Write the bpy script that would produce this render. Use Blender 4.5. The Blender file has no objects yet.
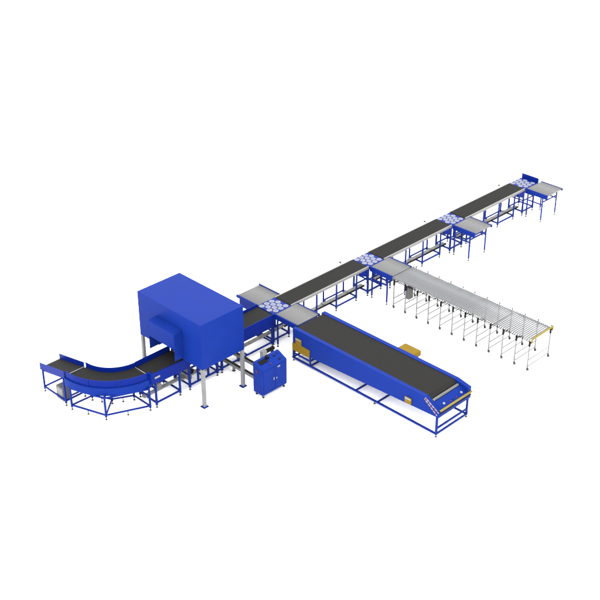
import bpy, math
from mathutils import Vector, Matrix
S = bpy.context.scene
COL = S.collection

# ---------------------------------------------------------------- camera
cam_d = bpy.data.cameras.new('camera'); cam = bpy.data.objects.new('camera', cam_d); COL.objects.link(cam)
R_ = Vector((0.7065897, -0.7076222, -0.001354982)); U_ = Vector((0.3519916, 0.3498156, 0.8681768)); F_ = Vector((0.6138672, 0.6139217, -0.4962532))
M4 = Matrix((R_, U_, -F_)).transposed().to_4x4(); M4.translation = Vector((-15.32703, -16.15265, 13.876087))
cam.matrix_world = M4
cam_d.sensor_width = 36; cam_d.lens = 71.2772; cam_d.clip_start = .5; cam_d.clip_end = 1000
S.camera = cam
# ---------------------------------------------------------------- white studio surroundings and one broad soft lamp
W = bpy.data.worlds.new('World'); S.world = W; W.use_nodes = True
bg = W.node_tree.nodes['Background']; bg.inputs[0].default_value = (1, 1, 1, 1); bg.inputs[1].default_value = 3.6
sd = bpy.data.lights.new('key_lamp', 'SUN'); sd.energy = 1.4; sd.angle = math.radians(50); sd.color = (1, .985, .96)
sun = bpy.data.objects.new('key_lamp', sd); COL.objects.link(sun)
sun.rotation_euler = Vector((-.62, -.30, 1.0)).to_track_quat('Z', 'Y').to_euler()
S.view_settings.view_transform = 'Standard'; S.view_settings.look = 'None'; S.view_settings.exposure = 0; S.view_settings.gamma = 1
S.cycles.max_bounces = 8; S.cycles.diffuse_bounces = 6

# ---------------------------------------------------------------- materials
def mat(name, col, rough=.5, metal=0, spec=.2, noise=.0, scale=6, bump=0, stretch=None):
    m = bpy.data.materials.new(name); m.use_nodes = True
    nt = m.node_tree; b = nt.nodes['Principled BSDF']
    if name != 'white_floor': col = tuple(c * .87 for c in col)
    b.inputs['Roughness'].default_value = rough; b.inputs['Metallic'].default_value = metal
    b.inputs['Specular IOR Level'].default_value = spec
    b.inputs['Base Color'].default_value = (*col, 1)
    if noise:
        tc = nt.nodes.new('ShaderNodeTexCoord'); mp = nt.nodes.new('ShaderNodeMapping'); n = nt.nodes.new('ShaderNodeTexNoise')
        n.inputs['Scale'].default_value = scale; n.inputs['Detail'].default_value = 5
        if stretch: mp.inputs['Scale'].default_value = stretch
        nt.links.new(tc.outputs['Object'], mp.inputs[0]); nt.links.new(mp.outputs[0], n.inputs['Vector'])
        r = nt.nodes.new('ShaderNodeValToRGB')
        r.color_ramp.elements[0].position = .3; r.color_ramp.elements[1].position = .7
        r.color_ramp.elements[0].color = tuple(c * (1 - noise) for c in col) + (1,)
        r.color_ramp.elements[1].color = tuple(min(1, c * (1 + noise)) for c in col) + (1,)
        nt.links.new(n.outputs['Fac'], r.inputs[0]); nt.links.new(r.outputs[0], b.inputs['Base Color'])
        rr = nt.nodes.new('ShaderNodeMapRange'); rr.inputs[3].default_value = max(.05, rough - .08); rr.inputs[4].default_value = rough + .08
        nt.links.new(n.outputs['Fac'], rr.inputs[0]); nt.links.new(rr.outputs[0], b.inputs['Roughness'])
        if bump:
            bu = nt.nodes.new('ShaderNodeBump'); bu.inputs['Strength'].default_value = bump; bu.inputs['Distance'].default_value = .01
            nt.links.new(n.outputs['Fac'], bu.inputs['Height']); nt.links.new(bu.outputs[0], b.inputs['Normal'])
    return m
FLOOR = mat('white_floor', (.94, .94, .94), .9, spec=0)
BLUE = mat('blue_paint', (.0044, .0186, .156), .42, spec=.028, noise=.05, scale=3)
GUARD = mat('deep_blue_paint', (.0018, .0110, .138), .38, spec=.045, noise=.05, scale=3)
FRAME = mat('blue_frame_paint', (.0042, .0160, .148), .45, spec=.04, noise=.06, scale=5)
BELT = mat('black_rubber_belt', (.0150, .0147, .0143), .72, spec=.035, noise=.10, scale=30, bump=.2)
ALU = mat('brushed_aluminium', (.165, .165, .160), .45, metal=0, spec=.2, noise=.12, scale=12, stretch=(1, 12, 12))
TRAYM = mat('galvanised_tray', (.21, .21, .205), .6, spec=.12, noise=.3, scale=9)
ROLL = mat('steel_roller', (.136, .137, .138), .40, spec=.16, noise=.03, scale=10)
ROLLB = mat('bright_steel_roller', (.150, .155, .16), .42, spec=.2, noise=.10, scale=10)
LEGG = mat('light_grey_tube', (.165, .165, .165), .45, spec=.18, noise=.06)
POST = mat('pale_grey_post', (.150, .150, .154), .45, spec=.18, noise=.08, scale=4)
WHEEL = mat('white_nylon', (.178, .188, .240), .45, spec=.12, noise=.06, scale=40)
HUB = mat('grey_nylon_hub', (.13, .135, .18), .5, spec=.2)
BLACK = mat('black_plastic', (.004, .004, .004), .5, spec=.08, noise=.1)
FOOT = mat('dark_foot_rubber', (.048, .048, .052), .6, spec=.1)
CHROME = mat('foot_steel', (.12, .12, .12), .35, spec=.4)
YEL = mat('yellow_paint', (.150, .092, .0040), .5, spec=.06, noise=.06, scale=8)
PALEY = mat('pale_yellow_rail', (.165, .128, .020), .45, spec=.08, noise=.06)
WHITE = mat('white_plate', (.21, .21, .21), .5, spec=.2, noise=.04)
GREYB = mat('grey_enclosure', (.095, .095, .093), .55, spec=.12, noise=.07, scale=9)
RED = mat('red_paint', (.14, .010, .012), .45, spec=.15)
REDB = mat('dull_red_button', (.055, .018, .05), .5, spec=.15)
SCREEN = mat('dark_screen', (.003, .0035, .005), .25, spec=.06)

# ---------------------------------------------------------------- mesh helper
def wloc(o):
    v = Vector((0, 0, 0))
    while o is not None:
        v += o.location; o = o.parent
    return v
class MB:
    def __init__(s): s.v = []; s.f = []; s.sm = []
    def box(s, x0, x1, y0, y1, z0, z1):
        n = len(s.v)
        s.v += [(x, y, z) for z in (z0, z1) for y in (y0, y1) for x in (x0, x1)]
        s.f += [tuple(n + i for i in q) for q in ((0, 2, 3, 1), (4, 5, 7, 6), (0, 1, 5, 4), (2, 6, 7, 3), (0, 4, 6, 2), (1, 3, 7, 5))]
        s.sm += [False] * 6; return s
    def bar(s, a, b, w=.03, h=None):
        h = h or w; a = Vector(a); b = Vector(b); d = (b - a).normalized()
        up = Vector((0, 0, 1)) if abs(d.z) < .9 else Vector((0, 1, 0))
        x = d.cross(up).normalized() * w / 2; y = x.cross(d).normalized() * h / 2
        n = len(s.v)
        for p in (a, b):
            s.v += [tuple(p + x * i + y * j) for i, j in ((-1, -1), (1, -1), (1, 1), (-1, 1))]
        s.f += [(n, n + 1, n + 2, n + 3), (n + 7, n + 6, n + 5, n + 4)] + [(n + i, n + 4 + i, n + 4 + (i + 1) % 4, n + (i + 1) % 4) for i in range(4)]
        s.sm += [False] * 6; return s
    def cyl(s, a, b, r, r2=None, k=12):
        r2 = r if r2 is None else r2; a = Vector(a); b = Vector(b); d = (b - a).normalized()
        up = Vector((0, 0, 1)) if abs(d.z) < .9 else Vector((0, 1, 0))
        x = d.cross(up).normalized(); y = x.cross(d).normalized(); n = len(s.v)
        for p, q in ((a, r), (b, r2)):
            s.v += [tuple(p + (x * math.cos(t) + y * math.sin(t)) * q) for t in [2 * math.pi * i / k for i in range(k)]]
        s.f += [(n + i, n + k + i, n + k + (i + 1) % k, n + (i + 1) % k) for i in range(k)]; s.sm += [True] * k
        s.f += [tuple(n + i for i in range(k)), tuple(n + k + i for i in reversed(range(k)))]; s.sm += [False] * 2
        return s
    def extr(s, pts, off):                       # closed outline pts (3-D), pushed along off
        n = len(s.v); k = len(pts); off = Vector(off)
        s.v += [tuple(Vector(p)) for p in pts] + [tuple(Vector(p) + off) for p in pts]
        s.f += [tuple(n + i for i in range(k)), tuple(n + k + i for i in reversed(range(k)))] + [(n + i, n + k + i, n + k + (i + 1) % k, n + (i + 1) % k) for i in range(k)]
        s.sm += [False] * (k + 2); return s
    def arc(s, c, r0, r1, z0, z1, a0, a1, k=40):  # curved slab between two radii
        n = len(s.v)
        for i in range(k + 1):
            t = math.radians(a0 + (a1 - a0) * i / k)
            for r, z in ((r0, z0), (r1, z0), (r1, z1), (r0, z1)):
                s.v.append((c[0] + r * math.cos(t), c[1] + r * math.sin(t), z))
        for i in range(k):
            for j in range(4):
                s.f.append((n + 4 * i + j, n + 4 * i + (j + 1) % 4, n + 4 * i + 4 + (j + 1) % 4, n + 4 * i + 4 + j)); s.sm.append(False)
        e = n + 4 * k
        s.f += [(n, n + 3, n + 2, n + 1), (e, e + 1, e + 2, e + 3)]; s.sm += [False, False]; return s
    def build(s, name, m, parent=None, bevel=0):
        o_ = wloc(parent) if parent else Vector((0, 0, 0))
        me = bpy.data.meshes.new(name); me.from_pydata([tuple(Vector(v) - o_) for v in s.v], [], s.f)
        for p, q in zip(me.polygons, s.sm): p.use_smooth = q
        import bmesh
        bm = bmesh.new(); bm.from_mesh(me); bmesh.ops.recalc_face_normals(bm, faces=bm.faces); bm.to_mesh(me); bm.free()
        me.materials.append(m); ob = bpy.data.objects.new(name, me); COL.objects.link(ob)
        if parent: ob.parent = parent
        if bevel:
            bv = ob.modifiers.new('bevel', 'BEVEL'); bv.width = bevel; bv.segments = 2; bv.limit_method = 'ANGLE'
        return ob
def thing(name, label, cat, loc, group=None):
    o = bpy.data.objects.new(name, None); COL.objects.link(o); o.location = loc; o.empty_display_size = .1
    o['label'] = label; o['category'] = cat
    if group: o['group'] = group
    return o
KIDS = {}
def copy_tree(o, parent=None, skip=()):
    c = o.copy(); COL.objects.link(c)
    if parent: c.parent = parent
    for ch in [x for x in bpy.data.objects if x.parent == o]:
        if ch.get('tmp') in skip and ch.get('tmp') is not None: continue
        copy_tree(ch, c, skip)
    return c
def leg(root, x, y, z0, z1, w=.032, m=None, foot=True, top=None):
    """square tube leg with a screw foot; top=(x,y) splays it"""
    tx, ty = top or (x, y)
    l = MB().bar((x, y, z0), (tx, ty, z1), w).build('leg', m or FRAME, root)
    if foot:
        MB().cyl((x, y, .012), (x, y, z0 + .003), .009, k=8).cyl((x, y, 0), (x, y, .014), .026, .016, k=12).build('foot', FOOT, l)
    return l
def rect(b, x0, x1, y0, y1, z, w=.03):
    b.bar((x0 - w / 2, y0, z), (x1 + w / 2, y0, z), w).bar((x0 - w / 2, y1, z), (x1 + w / 2, y1, z), w)
    b.bar((x0, y0 + w / 2, z), (x0, y1 - w / 2, z), w).bar((x1, y0 + w / 2, z), (x1, y1 - w / 2, z), w)
    return b

# ---------------------------------------------------------------- the setting
fl = MB(); fl.v = [(-250, -250, 0), (250, -250, 0), (250, 250, 0), (-250, 250, 0)]; fl.f = [(0, 1, 2, 3)]; fl.sm = [False]
f = fl.build('floor', FLOOR); f['kind'] = 'structure'

# ---------------------------------------------------------------- transfer sorters
P = 3.085
def make_sorter():
    t = thing('wheel_sorter', '', 'sorter', (0, 0, 0), 'blue wheel sorters along the main line')
    MB().box(0, .525, -.03, .505, .765, .800).build('top_plate', FRAME, t, .004)
    for j, (y, o) in enumerate(((.42, .06), (.30, .135), (.18, .06), (.06, .135))):
        for i in range(3):
            x = o + .15 * i
            w = MB().cyl((x, y, .800), (x, y, .806), .064, k=20).cyl((x, y, .806), (x, y, .811), .060, .052, k=20).build('wheel', WHEEL, t)
            MB().cyl((x - .022, y + .02, .811), (x + .022, y - .02, .811), .009, k=8).build('hub', HUB, w)
    for x in (.03, .50):
        for y in (.03, .475): leg(t, x, y, .06, .765, .036)
    rect(MB(), .03, .50, .03, .475, .115).build('base_frame', FRAME, t)
    rect(MB(), .03, .50, .03, .475, .43, .026).build('middle_frame', FRAME, t)
    mo = MB().cyl((.12, .25, .60), (.34, .25, .60), .075, k=16).box(.34, .44, .18, .32, .53, .67).build('motor', GREYB, t)
    MB().cyl((.08, .25, .60), (.12, .25, .60), .062, k=16).build('fan_cover', BLACK, mo)
    sp = MB().extr([(-.29, -.012, .765), (-.29, -.012, .64), (-.16, -.012, .60), (-.03, -.012, .535), (-.001, -.012, .535), (-.001, -.012, .765)], (0, .03, 0)).build('side_plate', GUARD, t)
    sp['tmp'] = 'plate'
    mt = MB().cyl((-.20, .03, .66), (-.20, .20, .66), .06, k=14).build('drive_motor', GREYB, t); mt['tmp'] = 'plate'
    return t
so = make_sorter()
SL = ['blue sorter with white wheels nearest the scanner, with a grey roller table on either side',
      'blue sorter with white wheels where the long extendable roller conveyor branches off',
      'blue sorter with white wheels in mid line, third sorter counted from the scanner',
      'blue sorter with white wheels and an upright blue end plate closing the line']
sorters = []
for k in range(1, 4):
    c = copy_tree(so); c.location = (P * k, 0, 0); sorters.append(c)
for o in [x for x in bpy.data.objects if x.parent == so and x.get('tmp')]: bpy.data.objects.remove(o)
for o, l in zip([so] + sorters, SL): o['label'] = l
MB().box(9.255 + .56, 9.255 + .585, -.03, .50, .70, .92).box(9.255 + .525, 9.255 + .56, -.02, .49, .72, .76).build('end_plate', GUARD, sorters[2], .003)

# ---------------------------------------------------------------- grey roller tables
def make_table():
    t = thing('roller_table', '', 'roller table', (0, 0, 0), 'grey roller tables beside the main line')
    for x in (0, .69):
        MB().box(x, x + .03, -.72, -.035, .695 if x == 0 else .745, .818 if x == 0 else .812).build('side_rail', FRAME, t, .003)
    for i in range(19):
        y = -.055 - i * .0350
        MB().cyl((.032, y, .790), (.688, y, .791), .0160, k=12).build('roller', ROLL, t)
    MB().box(.032, .688, -.69, -.05, .762, .770).build('under_pan', GREYB, t)
    for x in (.035, .685): leg(t, x, -.10, .06, .694 if x < .3 else .744, .028)
    for x in (.035, .685):
        l = leg(t, x, -.565, .06, .694 if x < .3 else .744, .028); l['tmp'] = 'outer'
        for c in [q for q in bpy.data.objects if q.parent == l]: c['tmp'] = 'outer'
    b = MB().bar((.049, -.565, .575), (.671, -.565, .575), .026).bar((.035, -.114, .50), (.035, -.551, .50), .026).bar((.685, -.114, .50), (.685, -.551, .50), .026)
    fr = b.build('frame', FRAME, t); fr['tmp'] = 'outer'
    b = MB().cyl((.12, -.53, .66), (.60, -.53, .66), .018, k=10).build('drive_shaft', CHROME, t)
    m = MB().cyl((.62, -.52, .665), (.62, -.40, .665), .04, k=14).build('motor', GREYB, t); m['tmp'] = 'motor'
    return t
ta = make_table()
TL = ['grey roller table joining the first sorter to the wide black loader belt',
      'grey roller table leading onto the long extendable roller conveyor',
      'free ended grey roller table on blue legs, the nearer one, beside the third sorter',
      'grey roller table on blue legs at the far end, beside the upright end plate']
tabs = [copy_tree(ta, skip=('outer', 'motor'))] + [copy_tree(ta), copy_tree(ta), ta]
for k, (t, l) in enumerate(zip(tabs, TL)):
    t.location = (P * k, -.0, 0); t['label'] = l
t5 = copy_tree(tabs[0]); t5.location = (.72, .475, 0); t5.rotation_euler = (0, 0, math.pi)
t5['label'] = 'grey roller table on the back side of the line, just behind the scanner housing'
o = MB().box(.70, .715, -.62, -.06, .56, .7445).build('side_panel', GUARD, None)
o.parent = t5
for q in (.62, .10):
    o = MB().bar((.685, -q, .06), (.685, -q, .56), .026).build('leg', POST, None) if False else None

# ---------------------------------------------------------------- long belt conveyors of the main line
def make_belt_conveyor():
    t = thing('belt_conveyor', '', 'belt conveyor', (0, 0, 0), 'black belt conveyors of the main line')
    x0, x1 = .535, 3.075
    b = MB().box(x0 + .02, x1 - .02, .012, .478, .792, .812).box(x0 + .02, x1 - .02, .012, .478, .735, .745)
    b.cyl((x0 + .03, .012, .7735), (x0 + .03, .478, .7735), .0375, k=16).cyl((x1 - .03, .012, .7735), (x1 - .03, .478, .7735), .0375, k=16)
    b.build('belt', BELT, t)
    for y in (-.022, .480):
        rl_ = MB().box(x0, x1, y, y + .028, .790, .818).build('side_rail', ALU, t, .002)
        MB().box(x0, x1, y + .005, y + .023, .748, .7895).build('rail_channel', ROLL, rl_)
    MB().box(x0 + .08, x1 - .08, .03, .46, .746, .790).build('slide_bed', GREYB, t)
    for a, c in ((.74, 1.42), (2.07, 2.75)):
        for x in (a, c):
            for y in (.06, .475): leg(t, x, y, .06, .739, .030)
        b = rect(MB(), a, c, .06, .475, .115, .028)
        for x in (a, c): MB().bar((x, .076, .722), (x, .459, .722), .026).build('cross_bar', FRAME, t)
        b.build('base_frame', FRAME, t)
    tr = MB().box(.56, 3.22, .245, .36, .145, .160).build('cable_tray', TRAYM, t)
    MB().box(.56, 3.22, .226, .243, .131, .170).build('tray_edge', BLACK, tr)
    for x in (1.0, 1.85, 2.65): MB().box(x, x + .05, .27, .36, .162, .19).build('tray_bracket', WHITE, tr)
    s = MB().bar((2.75, .51, .79), (2.75, .57, .80), .012).box(2.735, 2.765, .57, .615, .80, .835).build('photo_eye', FOOT, t)
    return t
bc = make_belt_conveyor()
b2 = copy_tree(bc); b3 = copy_tree(bc)
for k, (b, l) in enumerate(zip((bc, b2, b3), ('long black belt conveyor behind the wide loader, nearest the scanner of the three',
        'long black belt conveyor leading away behind the extendable roller conveyor, middle of the three',
        'long black belt conveyor at the top right end, leading up to the end plate'))):
    b.location = (P * k, 0, 0); b['label'] = l

# ---------------------------------------------------------------- guarded conveyors by the scanner
def guard_plate(x0, x1, y, z0, z1, th=.018, root=None, name='side_guard'):
    return MB().box(x0, x1, y, y + th, z0, z1).build(name, GUARD, root, .003)
# outlet of the scanner
t = thing('guarded_conveyor', 'short blue sided belt conveyor carrying goods out of the scanner to the first sorter', 'belt conveyor', (-.77, .24, 0))
MB().box(-1.54, -.025, .0, .475, .770, .792).box(-1.54, -.025, .0, .475, .69, .70).cyl((-.04, 0, .741), (-.04, .475, .741), .05, k=16).build('belt', BELT, t)
guard_plate(-1.55, -.002, -.034, .50, .818, root=t); guard_plate(-1.55, -.002, .492, .50, .85, root=t)
MB().box(-1.50, -.06, .0, .475, .702, .768).build('slide_bed', GREYB, t)
for x in (-1.53, -.045):
    for y in (-.01, .47): leg(t, x, y, .06, .499, .042)
b = MB()
for y in (-.01, .47): b.bar((-1.50, y, .115), (-.07, y, .115), .03)
for x in (-1.53, -.78, -.045): b.bar((x, .01, .115 if x != -.78 else .10), (x, .45, .115 if x != -.78 else .10), .028)
b.bar((-1.53, .01, .40), (-1.53, .45, .40), .028).bar((-.045, .01, .40), (-.045, .45, .40), .028)
b.bar((-.60, .01, .495), (-.60, .48, .495), .04)
b.build('base_frame', FRAME, t)
tr = MB().box(-1.60, .54, .250, .335, .125, .160).build('cable_tray', TRAYM, t)
# weighing conveyor under the scanner
t = thing('guarded_conveyor', 'blue belt conveyor hidden under the scanner housing with grey drive motors below', 'belt conveyor', (-2.0, .24, 0))
MB().box(-2.45, -1.57, .0, .475, .770, .792).build('belt', BELT, t)
guard_plate(-2.46, -1.56, -.034, .60, .800, root=t); guard_plate(-2.46, -1.56, .492, .60, .800, root=t)
MB().box(-2.44, -1.58, .0, .475, .70, .768).build('slide_bed', GREYB, t)
for x in (-2.43, -1.67):
    for y in (-.02, .47): leg(t, x, y, .06, .599, .042)
for x in (-2.20, -1.92): leg(t, x, -.02, .13, .599, .036, foot=False)
b = MB()
for y in (-.02, .47): b.bar((-2.45, y, .115), (-1.585, y, .115), .032)
for x in (-2.43, -2.0, -1.67): b.bar((x, 0, .112), (x, .45, .112), .028)
b.bar((-2.43, 0, .36), (-2.43, .45, .36), .026).bar((-1.67, 0, .36), (-1.67, .45, .36), .026).bar((-1.95, .0, .45), (-2.35, .45, .20), .024)
b.build('base_frame', FRAME, t)
for x in (-2.30, -1.85):
    m = MB().cyl((x, .10, .35), (x, .32, .35), .07, k=16).box(x - .06, x + .06, .32, .42, .27, .43).box(x - .05, x + .05, .12, .40, .13, .28).build('motor', ALU, t)
    MB().cyl((x, .06, .35), (x, .098, .35), .06, k=16).build('fan_cover', BLACK, m)
    MB().cyl((x + .14, .02, .50), (x + .14, .44, .50), .028, k=12).build('tension_roller', CHROME, t)
MB().box(-2.46, -1.62, .20, .29, .135, .17).build('cable_tray', ALU, t)
# inlet
t = thing('guarded_conveyor', 'blue sided belt conveyor with small white plate running from the curve into the scanner hood', 'belt conveyor', (-2.93, .24, 0))
MB().box(-3.335, -2.48, .0, .495, .730, .752).box(-3.335, -2.48, .0, .495, .65, .66).cyl((-3.335, 0, .701), (-3.335, .495, .701), .05, k=16).build('belt', BELT, t)
MB().extr([(-3.40, -.052, .60), (-3.40, -.052, .87), (-3.36, -.052, .845), (-2.47, -.052, .805), (-2.47, -.052, .56), (-3.2, -.052, .575), (-3.36, -.052, .60)], (0, .018, 0)).build('side_guard', GUARD, t, .003)
MB().box(-3.38, -2.47, .52, .538, .60, .862).build('side_guard', GUARD, t, .003)
MB().box(-3.28, -2.50, .0, .495, .662, .728).build('slide_bed', GREYB, t)
MB().box(-3.34, -3.21, -.058, -.0535, .705, .745).build('white_plate', WHITE, t)
for x in (-3.32, -2.70):
    for y in (-.03, .51): leg(t, x, y, .06, .57, .036)
b = rect(MB(), -3.32, -2.70, -.03, .51, .115, .030); b.bar((-3.32, -.01, .45), (-3.32, .49, .45), .026).bar((-3.2, 0, .55), (-2.72, .49, .14), .022)
b.build('base_frame', FRAME, t)
MB().box(-3.42, -2.35, .24, .32, .14, .18).build('cable_tray', ALU, t)
m = MB().cyl((-3.05, .18, .30), (-3.05, .36, .30), .055, k=14).box(-3.10, -3.0, .24, .34, .18, .30).build('motor', POST, t)
MB().cyl((-3.395, -.03, .758), (-3.395, .51, .758), .009, k=10).build('joint_bar', WHITE, t)

# ---------------------------------------------------------------- scanner housing
HX0, HX1, HY0, HY1, HZ0, HZ1 = -2.66, -1.526, -.735, 1.248, .905, 1.94
t = thing('scanner_housing', 'large plain blue box housing with a small hood, standing on grey posts over the belt', 'machine housing', (-2.09, .25, 0))
# shell built as one closed piece instead of butting panels: outer faces
body = MB()
ox = [(HX0, HY0), (HX1, HY0), (HX1, HY1), (HX0, HY1)]
def q(*p):
    n = len(body.v); body.v.extend(p); body.f.append(tuple(range(n, n + len(p)))); body.sm.append(False)
q((HX0, HY0, HZ1), (HX1, HY0, HZ1), (HX1, HY1, HZ1), (HX0, HY1, HZ1))
q((HX0, HY0, HZ0), (HX1, HY0, HZ0), (HX1, HY0, HZ1), (HX0, HY0, HZ1))
q((HX0, HY1, HZ0), (HX1, HY1, HZ0), (HX1, HY1, HZ1), (HX0, HY1, HZ1))
for x in (HX0, HX1):
    q((x, HY0, HZ0), (x, -.125, HZ0), (x, -.125, 1.53), (x, .63, 1.53), (x, .63, HZ0), (x, HY1, HZ0), (x, HY1, HZ1), (x, HY0, HZ1))
q((HX0, HY0, HZ0), (HX1, HY0, HZ0), (HX1, -.125, HZ0), (HX0, -.125, HZ0))
q((HX0, HY1, HZ0), (HX1, HY1, HZ0), (HX1, .63, HZ0), (HX0, .63, HZ0))
q((HX0, -.125, HZ0), (HX1, -.125, HZ0), (HX1, -.125, 1.53), (HX0, -.125, 1.53))
q((HX0, .63, HZ0), (HX1, .63, HZ0), (HX1, .63, 1.53), (HX0, .63, 1.53))
q((HX0, -.125, 1.53), (HX1, -.125, 1.53), (HX1, .63, 1.53), (HX0, .63, 1.53))
ho = body.build('housing', BLUE, t)
import bmesh
bm = bmesh.new(); bm.from_mesh(ho.data); bmesh.ops.remove_doubles(bm, verts=bm.verts, dist=1e-5); bmesh.ops.recalc_face_normals(bm, faces=bm.faces); bm.to_mesh(ho.data); bm.free()
bv = ho.modifiers.new('bevel', 'BEVEL'); bv.width = .006; bv.segments = 2; bv.limit_method = 'ANGLE'
X0 = -2.875
MB().extr([(X0, -.152, 1.575), (X0, -.152, .955), (HX0 - .001, -.152, .955), (HX0 - .001, -.152, 1.60)], (0, .012, 0)) \
    .extr([(X0, .655, 1.575), (X0, .655, .905), (HX0 - .001, .655, .905), (HX0 - .001, .655, 1.60)], (0, .012, 0)) \
    .extr([(X0, -.1395, 1.575), (HX0 - .001, -.1395, 1.60), (HX0 - .001, -.1395, 1.588), (X0 + .012, -.1395, 1.563), (X0 + .012, -.1395, 1.215), (X0, -.1395, 1.215)], (0, .794, 0)) \
    .build('hood', BLUE, t, .003)
for x in (HX0 + .035, HX1 - .035):
    for y in (HY0 + .035, HY1 - .035):
        l = MB().box(x - .034, x + .034, y - .034, y + .034, .012, HZ0 - .001).build('post', POST, t, .006)
        MB().box(x - .065, x + .065, y - .065, y + .065, 0, .012).extr([(x - .05, y - .004, .012), (x + .05, y - .004, .012), (x + .036, y - .004, .05), (x - .036, y - .004, .05)], (0, .008, 0)).build('base_plate', FRAME, l)

# ---------------------------------------------------------------- curved conveyor
C = (-3.36, 1.24)
t = thing('curved_conveyor', 'blue ninety degree curved belt conveyor with tall guards on an angular open frame', 'curved conveyor', (-4.0, .65, 0))
MB().arc(C, .725, 1.185, .728, .750, 180.6, 267.5).arc(C, .725, 1.185, .64, .65, 180.6, 267.5).build('belt', BELT, t)
MB().arc(C, .705, .722, .64, .855, 180, 268).build('inner_guard', GUARD, t)
MB().arc(C, 1.19, 1.205, .690, .855, 178.6, 270).build('outer_guard', GUARD, t)
MB().arc(C, 1.206, 1.222, .688, .699, 178, 269.6).arc(C, 1.222, 1.236, .525, .70, 178, 269.6).build('skirt', BLUE, t)
for a in (207, 237): 
    r = math.radians(a); MB().bar((C[0] + 1.213 * math.cos(r), C[1] + 1.213 * math.sin(r), .70), (C[0] + 1.213 * math.cos(r), C[1] + 1.213 * math.sin(r), .856), .02).build('joint_strap', FRAME, t)
MB().arc(C, .73, 1.18, .655, .725, 182, 266).build('slide_bed', GREYB, t)
OUT = [(-4.58, 1.13), (-4.31, .35), (-3.48, -.02)]; INN = [(-4.09, 1.11), (-3.88, .72), (-3.48, .51)]
for p in OUT + INN: leg(t, *p, .06, .56 if p in OUT else .64, .032)
b = MB()
for z, pts in ((.11, OUT), (.11, INN), (.515, OUT), (.40, INN)):
    for a, c in zip(pts, pts[1:]): b.bar((*a, z), (*c, z), .028)
for i, (a, c) in enumerate(zip(OUT, INN)):
    b.bar((*a, .108), (*c, .108), .026).bar((*a, .34 if i != 1 else .512), (*c, .34 if i != 1 else .512), .024)
b.build('base_frame', FRAME, t)
for x, y in ((-4.45, .76), (-3.9, .17), (-3.99, .92), (-3.68, .62)):
    MB().cyl((x, y, .012), (x, y, .10), .008, k=8).cyl((x, y, 0), (x, y, .012), .024, .015, k=12).build('foot', FOOT, t)
MB().box(-3.425, -3.402, -.050, .048, .60, .856).build('joint_plate', GUARD, t, .002)
MB().cyl((-4.56, 1.262, .752), (-4.085, 1.262, .752), .009, k=10).build('joint_bar', WHITE, t)

# ---------------------------------------------------------------- sloping infeed conveyor
t = thing('infeed_conveyor', 'short sloping blue belt conveyor at the left end with a grey box on its frame', 'belt conveyor', (-4.35, 1.7, 0))
def prof(x, y0, z0, y1, z1, h0, h1, th, b):
    b.extr([(x, y0, z0 + h0), (x, y1, z1 + h0), (x, y1, z1 + h1), (x, y0, z0 + h1)], (th, 0, 0)); return b
prof(-4.574, 1.28, .735, 2.14, .55, -.022, 0, .467, MB()).build('belt', BELT, t)
prof(-4.572, 1.29, .735, 2.12, .55, -.075, -.03, .475, MB()).build('slide_bed', FRAME, t)
for x in (-4.590, -4.105):
    prof(x, 1.275, .735, 2.16, .548, -.045, .116, .014, MB()).build('side_guard', GUARD, t, .003)
MB().cyl((-4.59, 2.145, .53), (-4.11, 2.145, .53), .02, k=12).build('end_roller', CHROME, t)
for x in (-4.58, -4.11):
    leg(t, x, 2.08, .06, .53, .032); leg(t, x, 1.33, .06, .66, .032)
rect(MB(), -4.58, -4.11, 1.33, 2.08, .115, .028).build('base_frame', FRAME, t)
cb = MB().box(-4.56, -4.36, 1.44, 1.68, .03, .33).build('control_box', GREYB, t, .006)
MB().box(-4.5635, -4.5605, 1.47, 1.65, .06, .30).build('lid', POST, cb)

# ---------------------------------------------------------------- operator cabinet
t = thing('control_cabinet', 'blue control cabinet on casters with sloping console top and dark screen', 'control cabinet', (-1.275, -1.23, 0))
CX0, CX1, CY0, CY1 = -1.62, -.93, -1.365, -1.085
ZF, ZB, YK = .695, .80, -1.13
cbn = MB().extr([(CX0, CY0, .085), (CX0, CY0, ZF), (CX0, YK, ZB), (CX0, CY1, ZB), (CX0, CY1, .085)], (CX1 - CX0, 0, 0)).build('body', BLUE, t, .006)
for x0, x1 in ((CX0 + .03, -1.279), (-1.271, CX1 - .03)):
    d = MB().box(x0, x1, CY0 - .006, CY0 - .001, .12, ZF - .04).build('door', BLUE, t, .002)
    hx = -1.31 if x0 < -1.4 else -1.235
    MB().box(hx - .008, hx + .008, CY0 - .020, CY0 - .007, .355, .415 if x0 < -1.4 else .390).build('handle', WHITE, d)
MB().box(-1.20, -1.13, CY0 - .010, CY0 - .0065, .605, .635).build('name_plate', WHITE, t)
sl = (ZB - ZF) / (YK - CY0)
def slab(x0, x1, y0, y1, h, name, m, par=t):
    z = lambda y: ZF + (y - CY0) * sl
    return MB().extr([(x0, y0, z(y0) + .001), (x0, y1, z(y1) + .001), (x0, y1, z(y1) + h), (x0, y0, z(y0) + h)], (x1 - x0, 0, 0)).build(name, m, par)
slab(-1.55, -1.34, -1.245, -1.155, .008, 'screen', SCREEN)
slab(-1.33, -1.27, -1.20, -1.14, .05, 'card_reader', BLACK)
def knob(x, y, m, r=.016, h=.02, name='button'):
    z = ZF + (y - CY0) * sl; MB().cyl((x, y, z), (x, y, z + h), r, k=14).build(name, m, t)
knob(-1.12, -1.19, BLACK, .022); knob(-1.07, -1.30, BLACK, .022); knob(-1.34, -1.31, REDB, .018); knob(-1.02, -1.17, FRAME, .018)
MB().cyl((CX0 - .014, -1.20, .62), (CX0, -1.20, .62), .028, k=16).build('emergency_button', REDB, t)
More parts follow.
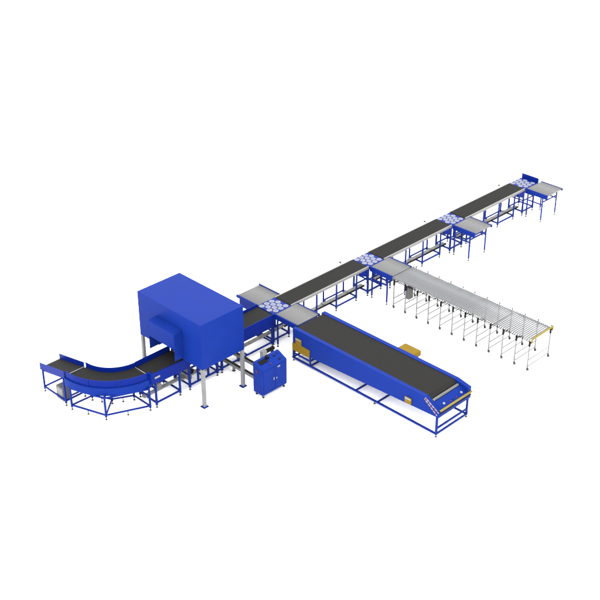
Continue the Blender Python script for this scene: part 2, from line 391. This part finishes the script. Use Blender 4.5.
MB().box(CX0 - .004, CX0 - .0005, -1.30, -1.15, .18, .30).build('vent', FRAME, t)
for x in (CX0 + .05, CX1 - .05):
    for y in (CY0 + .04, CY1 - .04):
        c = MB().box(x - .015, x + .015, y - .02, y + .02, .045, .084).build('caster', CHROME, t)
        MB().cyl((x - .012, y, .026), (x + .012, y, .026), .026, k=14).build('caster_wheel', BLACK, c)

# ---------------------------------------------------------------- floor beams between scanner and cabinet, and the small drive
for i, (x, lab, y0, y1) in enumerate(((-1.33, 'grey floor beam with black top strip passing between the scanner post and the cabinet, left one', -.93, .22),
                              (-1.00, 'grey floor beam with black top strip running in behind the cabinet, right one', -.93, .22))):
    t = thing('floor_beam', lab, 'beam', (x, -.35, 0), 'floor beams under the scanner outlet')
    MB().box(x, x + .06, y0, y1, .10, .165).build('beam', ALU, t, .002)
    MB().box(x + .012, x + .062, y0 + .01, y1 - .01, .1655, .178).build('top_strip', BLACK, t)
    for y in ((-.13, -.80) if i == 0 else (-.80, .1)):
        l = MB().box(x + .008, x + .052, y - .022, y + .022, .02, .099).build('leg', POST, t)
        MB().cyl((x + .03, y, 0), (x + .03, y, .02), .04, .03, k=12).build('foot', BLACK, l)
t = thing('drive_unit', 'small white and black drive motor on the floor behind the control cabinet', 'motor', (-.5, -.3, 0))
MB().box(-.66, -.54, -.36, -.26, 0, .27).build('gearbox', WHITE, t, .008)
MB().cyl((-.54, -.31, .215), (-.30, -.31, .215), .045, k=16).build('motor', BLACK, t)
MB().box(-.36, -.32, -.34, -.28, 0, .175).build('stand', FRAME, t)

# ---------------------------------------------------------------- telescopic loader
t = thing('telescopic_loader', 'long wide black belt loader in a deep blue body with yellow covers and striped nose', 'loader conveyor', (.37, -2.7, 0))
NX, FX = -.13, .865
npf = [(-.735, .818), (-4.385, .818), (-4.745, .605), (-4.745, .482), (-3.2, .400), (-1.22, .30), (-.735, .285)]
MB().extr([(NX, y, z) for y, z in npf], (.09, 0, 0)).build('side_body', BLUE, t, .004)
fpf = [(-.72, .818), (-4.42, .818), (-4.745, .755), (-4.745, .482), (-3.2, .400), (-1.22, .30), (-.72, .285)]
MB().extr([(FX - .10, y, z) for y, z in fpf], (.10, 0, 0)).build('side_body', BLUE, t, .004)
a, c = NX + .091, FX - .101
bl = MB().extr([(a, -.77, .803), (a, -4.37, .803), (a, -4.455, .755), (a, -4.455, .70), (a, -4.36, .745), (a, -.77, .745)], (c - a, 0, 0)).cyl((a, -.775, .77), (c, -.775, .77), .033, k=16)
bl.build('belt', BELT, t)
MB().extr([(a, -.80, .74), (a, -4.30, .74), (a, -4.30, .50), (a, -3.2, .43), (a, -1.22, .33), (a, -.80, .315)], (c - a, 0, 0)).build('inner_deck', FRAME, t)
MB().extr([(a, -4.462, .73), (a, -4.54, .685), (a, -4.54, .66), (a, -4.462, .66)], (c - a, 0, 0)).build('roller_tray', BLACK, t)
sk = MB()
for i in range(18):
    x = a + .03 + i * (c - a - .06) / 17; sk.cyl((x - .0165, -4.495, .728), (x + .0165, -4.495, .728), .030, k=14)
sk.build('skate_rollers', ROLL, t)
np_ = MB().extr([(a, -4.545, .728), (a, -4.744, .610), (a, -4.744, .485), (a, -4.72, .485), (a, -4.70, .59), (a, -4.545, .69)], (c - a, 0, 0)).build('nose_panel', BLUE, t)
def onslope(x, y, r, m, name, h=.012):
    z = .728 + (y + 4.545) * (.118 / .199)
    MB().cyl((x, y, z - .002), (x, y - h * .5, z + h * .86), r, k=14).build(name, m, t)
onslope(.12, -4.655, .026, WHITE, 'lamp'); onslope(.66, -4.655, .026, WHITE, 'lamp')
for x in (.30, .36, .48): onslope(x, -4.68, .013, RED if x != .36 else BLACK, 'button')
MB().box(NX + .01, FX + .0, -4.785, -4.747, .640, .664).build('bumper_strip', PALEY, t, .004)
MB().box(NX + .02, FX, -4.775, -4.747, .622, .638).build('painted_bumper_shade', BLACK, t)  # solid black strip stands in for the shaded gap under the bumper
MB().box(NX + .02, FX, -4.756, -4.7465, .552, .572).build('rubber_strip', BLACK, t)
# hazard tape on the near cheek
def tape(p0, p1, w, n, nm='hazard_tape'):
    p0 = Vector((0, *p0)); p1 = Vector((0, *p1)); d = (p1 - p0); u = d.normalized(); nrm = Vector((0, -u.z, u.y)) * w / 2
    x = NX - .004
    par = MB().extr([(x, *(p0 + nrm)[1:]), (x, *(p1 + nrm)[1:]), (x, *(p1 - nrm)[1:]), (x, *(p0 - nrm)[1:])], (.0035, 0, 0)).build(nm, WHITE, t)
    r = MB(); x -= .003
    for i in range(n):
        s0 = p0 + d * ((i + .15) / n); s1 = p0 + d * ((i + .5) / n)
        r.extr([(x, *(s0 + nrm)[1:]), (x, *(s1 + nrm)[1:]), (x, *(s1 - nrm * 1 + u * .012)[1:]), (x, *(s0 - nrm + u * .012)[1:])], (.0028, 0, 0))
    r.build('red_stripes', RED, par)
tape((-4.39, .797), (-4.738, .590), .026, 5); tape((-4.37, .760), (-4.70, .520), .026, 5)
yp = [(-.83, .62), (-1.0, .62), (-1.0, .485), (-1.25, .475), (-1.245, .30), (-1.0, .292), (-.737, .287), (-.737, .46), (-.83, .465)]
yo = MB().extr([(NX - .02, y, z) for y, z in yp], (.0195, 0, 0)).build('yellow_cover', YEL, t, .002)
MB().box(NX - .024, NX - .0205, -.99, -.84, .59, .615).build('cover_cap', WHITE, yo)
yo = MB().box(NX - .03, NX - .0005, -4.06, -3.90, .475, .605).build('yellow_cover', YEL, t, .003)
MB().box(NX - .033, NX - .0305, -4.055, -3.905, .565, .60).build('cover_cap', WHITE, yo)
MB().box(FX + .001, 1.27, -3.14, -2.69, .56, .70).build('motor_cover', YEL, t, .035)
b = MB()
for x in (NX + .02, FX - .02):
    b.bar((x, -.705, .075), (x, -4.71, .075), .034)
for y in (-.72, -1.24, -2.55, -3.15, -4.69): b.bar((NX + .038, y, .072), (FX - .038, y, .072), .03)
for y in (-1.24, -4.69): b.bar((NX + .04, y, .20), (FX - .04, y, .20), .03)
for x in (NX + .02, FX - .02): b.bar((x, -.74, .19), (x, -1.22, .19), .028)
b.bar((NX + .04, -.72, .19), (FX - .04, -.72, .19), .028)
b.build('base_frame', FRAME, t)
for x in (NX + .02, FX - .02):
    leg(t, x, -.74, .06, .287, .036); leg(t, x, -1.24, .095, .302, .03, foot=False); leg(t, x, -4.69, .06, .50, .036)
    MB().cyl((x, -3.08, .012), (x, -3.08, .058), .01, k=8).cyl((x, -3.08, 0), (x, -3.08, .014), .028, .018, k=12).build('foot', FOOT, t)

# ---------------------------------------------------------------- extendable roller conveyor
t = thing('extendable_roller_conveyor', 'long extendable steel roller conveyor on twelve thin castered frames with yellow end bar', 'roller conveyor', (3.49, -2.65, 0))
EX0, EX1 = 3.11, 3.875; ZR = .756
ys = [-4.55 + .342 * k for k in range(11)] + [-.78]
rol = None
y = -4.52; n = 0; rl = []
while y < -.735:
    rl.append(y); fr = (y + 4.52) / 3.77; y += .0525 - .0090 * fr
for i, y in enumerate(rl):
    if rol is None:
        rol = MB().cyl((EX0 + .018, y, ZR), (EX1 - .018, y, ZR), .0172, k=10).cyl((EX0 - .004, y, ZR), (EX1 + .004, y, ZR), .005, k=6).build('roller', ROLLB, t); y00 = y
    else:
        c = rol.copy(); COL.objects.link(c); c.parent = t; c.location = (0, y - y00, 0)
def pt(x, y, z): return (x, y, z)
for x in (EX0, EX1):
    la = MB(); nseg = 72; st = (4.55 - .76) / nseg
    for i in range(nseg):
        y0 = -4.55 + i * st
        la.bar((x - .003, y0, .700), (x - .003, y0 + st * 1.0, .752), .004, .015).bar((x + .003, y0, .752), (x + .003, y0 + st, .700), .004, .015)
    la.build('scissor_lattice', BLACK, t)
for k, y in enumerate(ys):
    f_ = MB()
    for x in (EX0, EX1): f_.cyl((x, y, .05), (x, y, .70), .0145, k=8)
    f_.cyl((EX0, y, .095), (EX1, y, .095), .0105, k=8).cyl((EX0, y, .255), (EX1, y, .255), .0105, k=8).cyl((EX0, y, .655), (EX1, y, .655), .0075, k=8)
    fo = f_.build('leg_frame', LEGG, t)
    for x in (EX0, EX1):
        MB().cyl((x - .012, y - .012, .028), (x + .012, y - .012, .028), .028, k=14).box(x - .018, x + .018, y - .02, y + .012, .05, .065).build('caster', FOOT, fo)
        MB().box(x - .016, x + .016, y - .018, y + .018, .60, .72).build('clamp', BLACK, fo)
    MB().cyl((EX1 + .012, y, .69), (EX1 + .012, y, .775), .009, k=8).cyl((EX1 + .012, y, .775), (EX1 + .012, y, .795), .017, k=10).build('guide_pin', FOOT, fo)
MB().box(EX0 + .0, EX1 + .02, -4.605, -4.575, .762, .800).box(EX0 + .0, EX0 + .022, -4.604, -4.576, .68, .7615).box(EX1 - .002, EX1 + .020, -4.604, -4.576, .68, .7615).build('end_bar', PALEY, t, .004)
MB().bar((EX0, -4.574, .67), (EX0, -4.553, .67), .02).bar((EX1, -4.574, .67), (EX1, -4.553, .67), .02).build('end_bracket', YEL, t)
MB().box(EX0 - .004, EX1 + .004, -.733, -.7225, .70, .788).build('end_rail', ALU, t)
bx = MB().box(3.15, 3.30, -1.20, -1.09, .36, .66).build('power_box', GREYB, t, .006)
MB().box(3.165, 3.285, -1.204, -1.2005, .38, .64).build('lid', GREYB, bx)

for o in bpy.data.objects:
    if 'tmp' in o.keys(): del o['tmp']
bpy.context.view_layer.update()
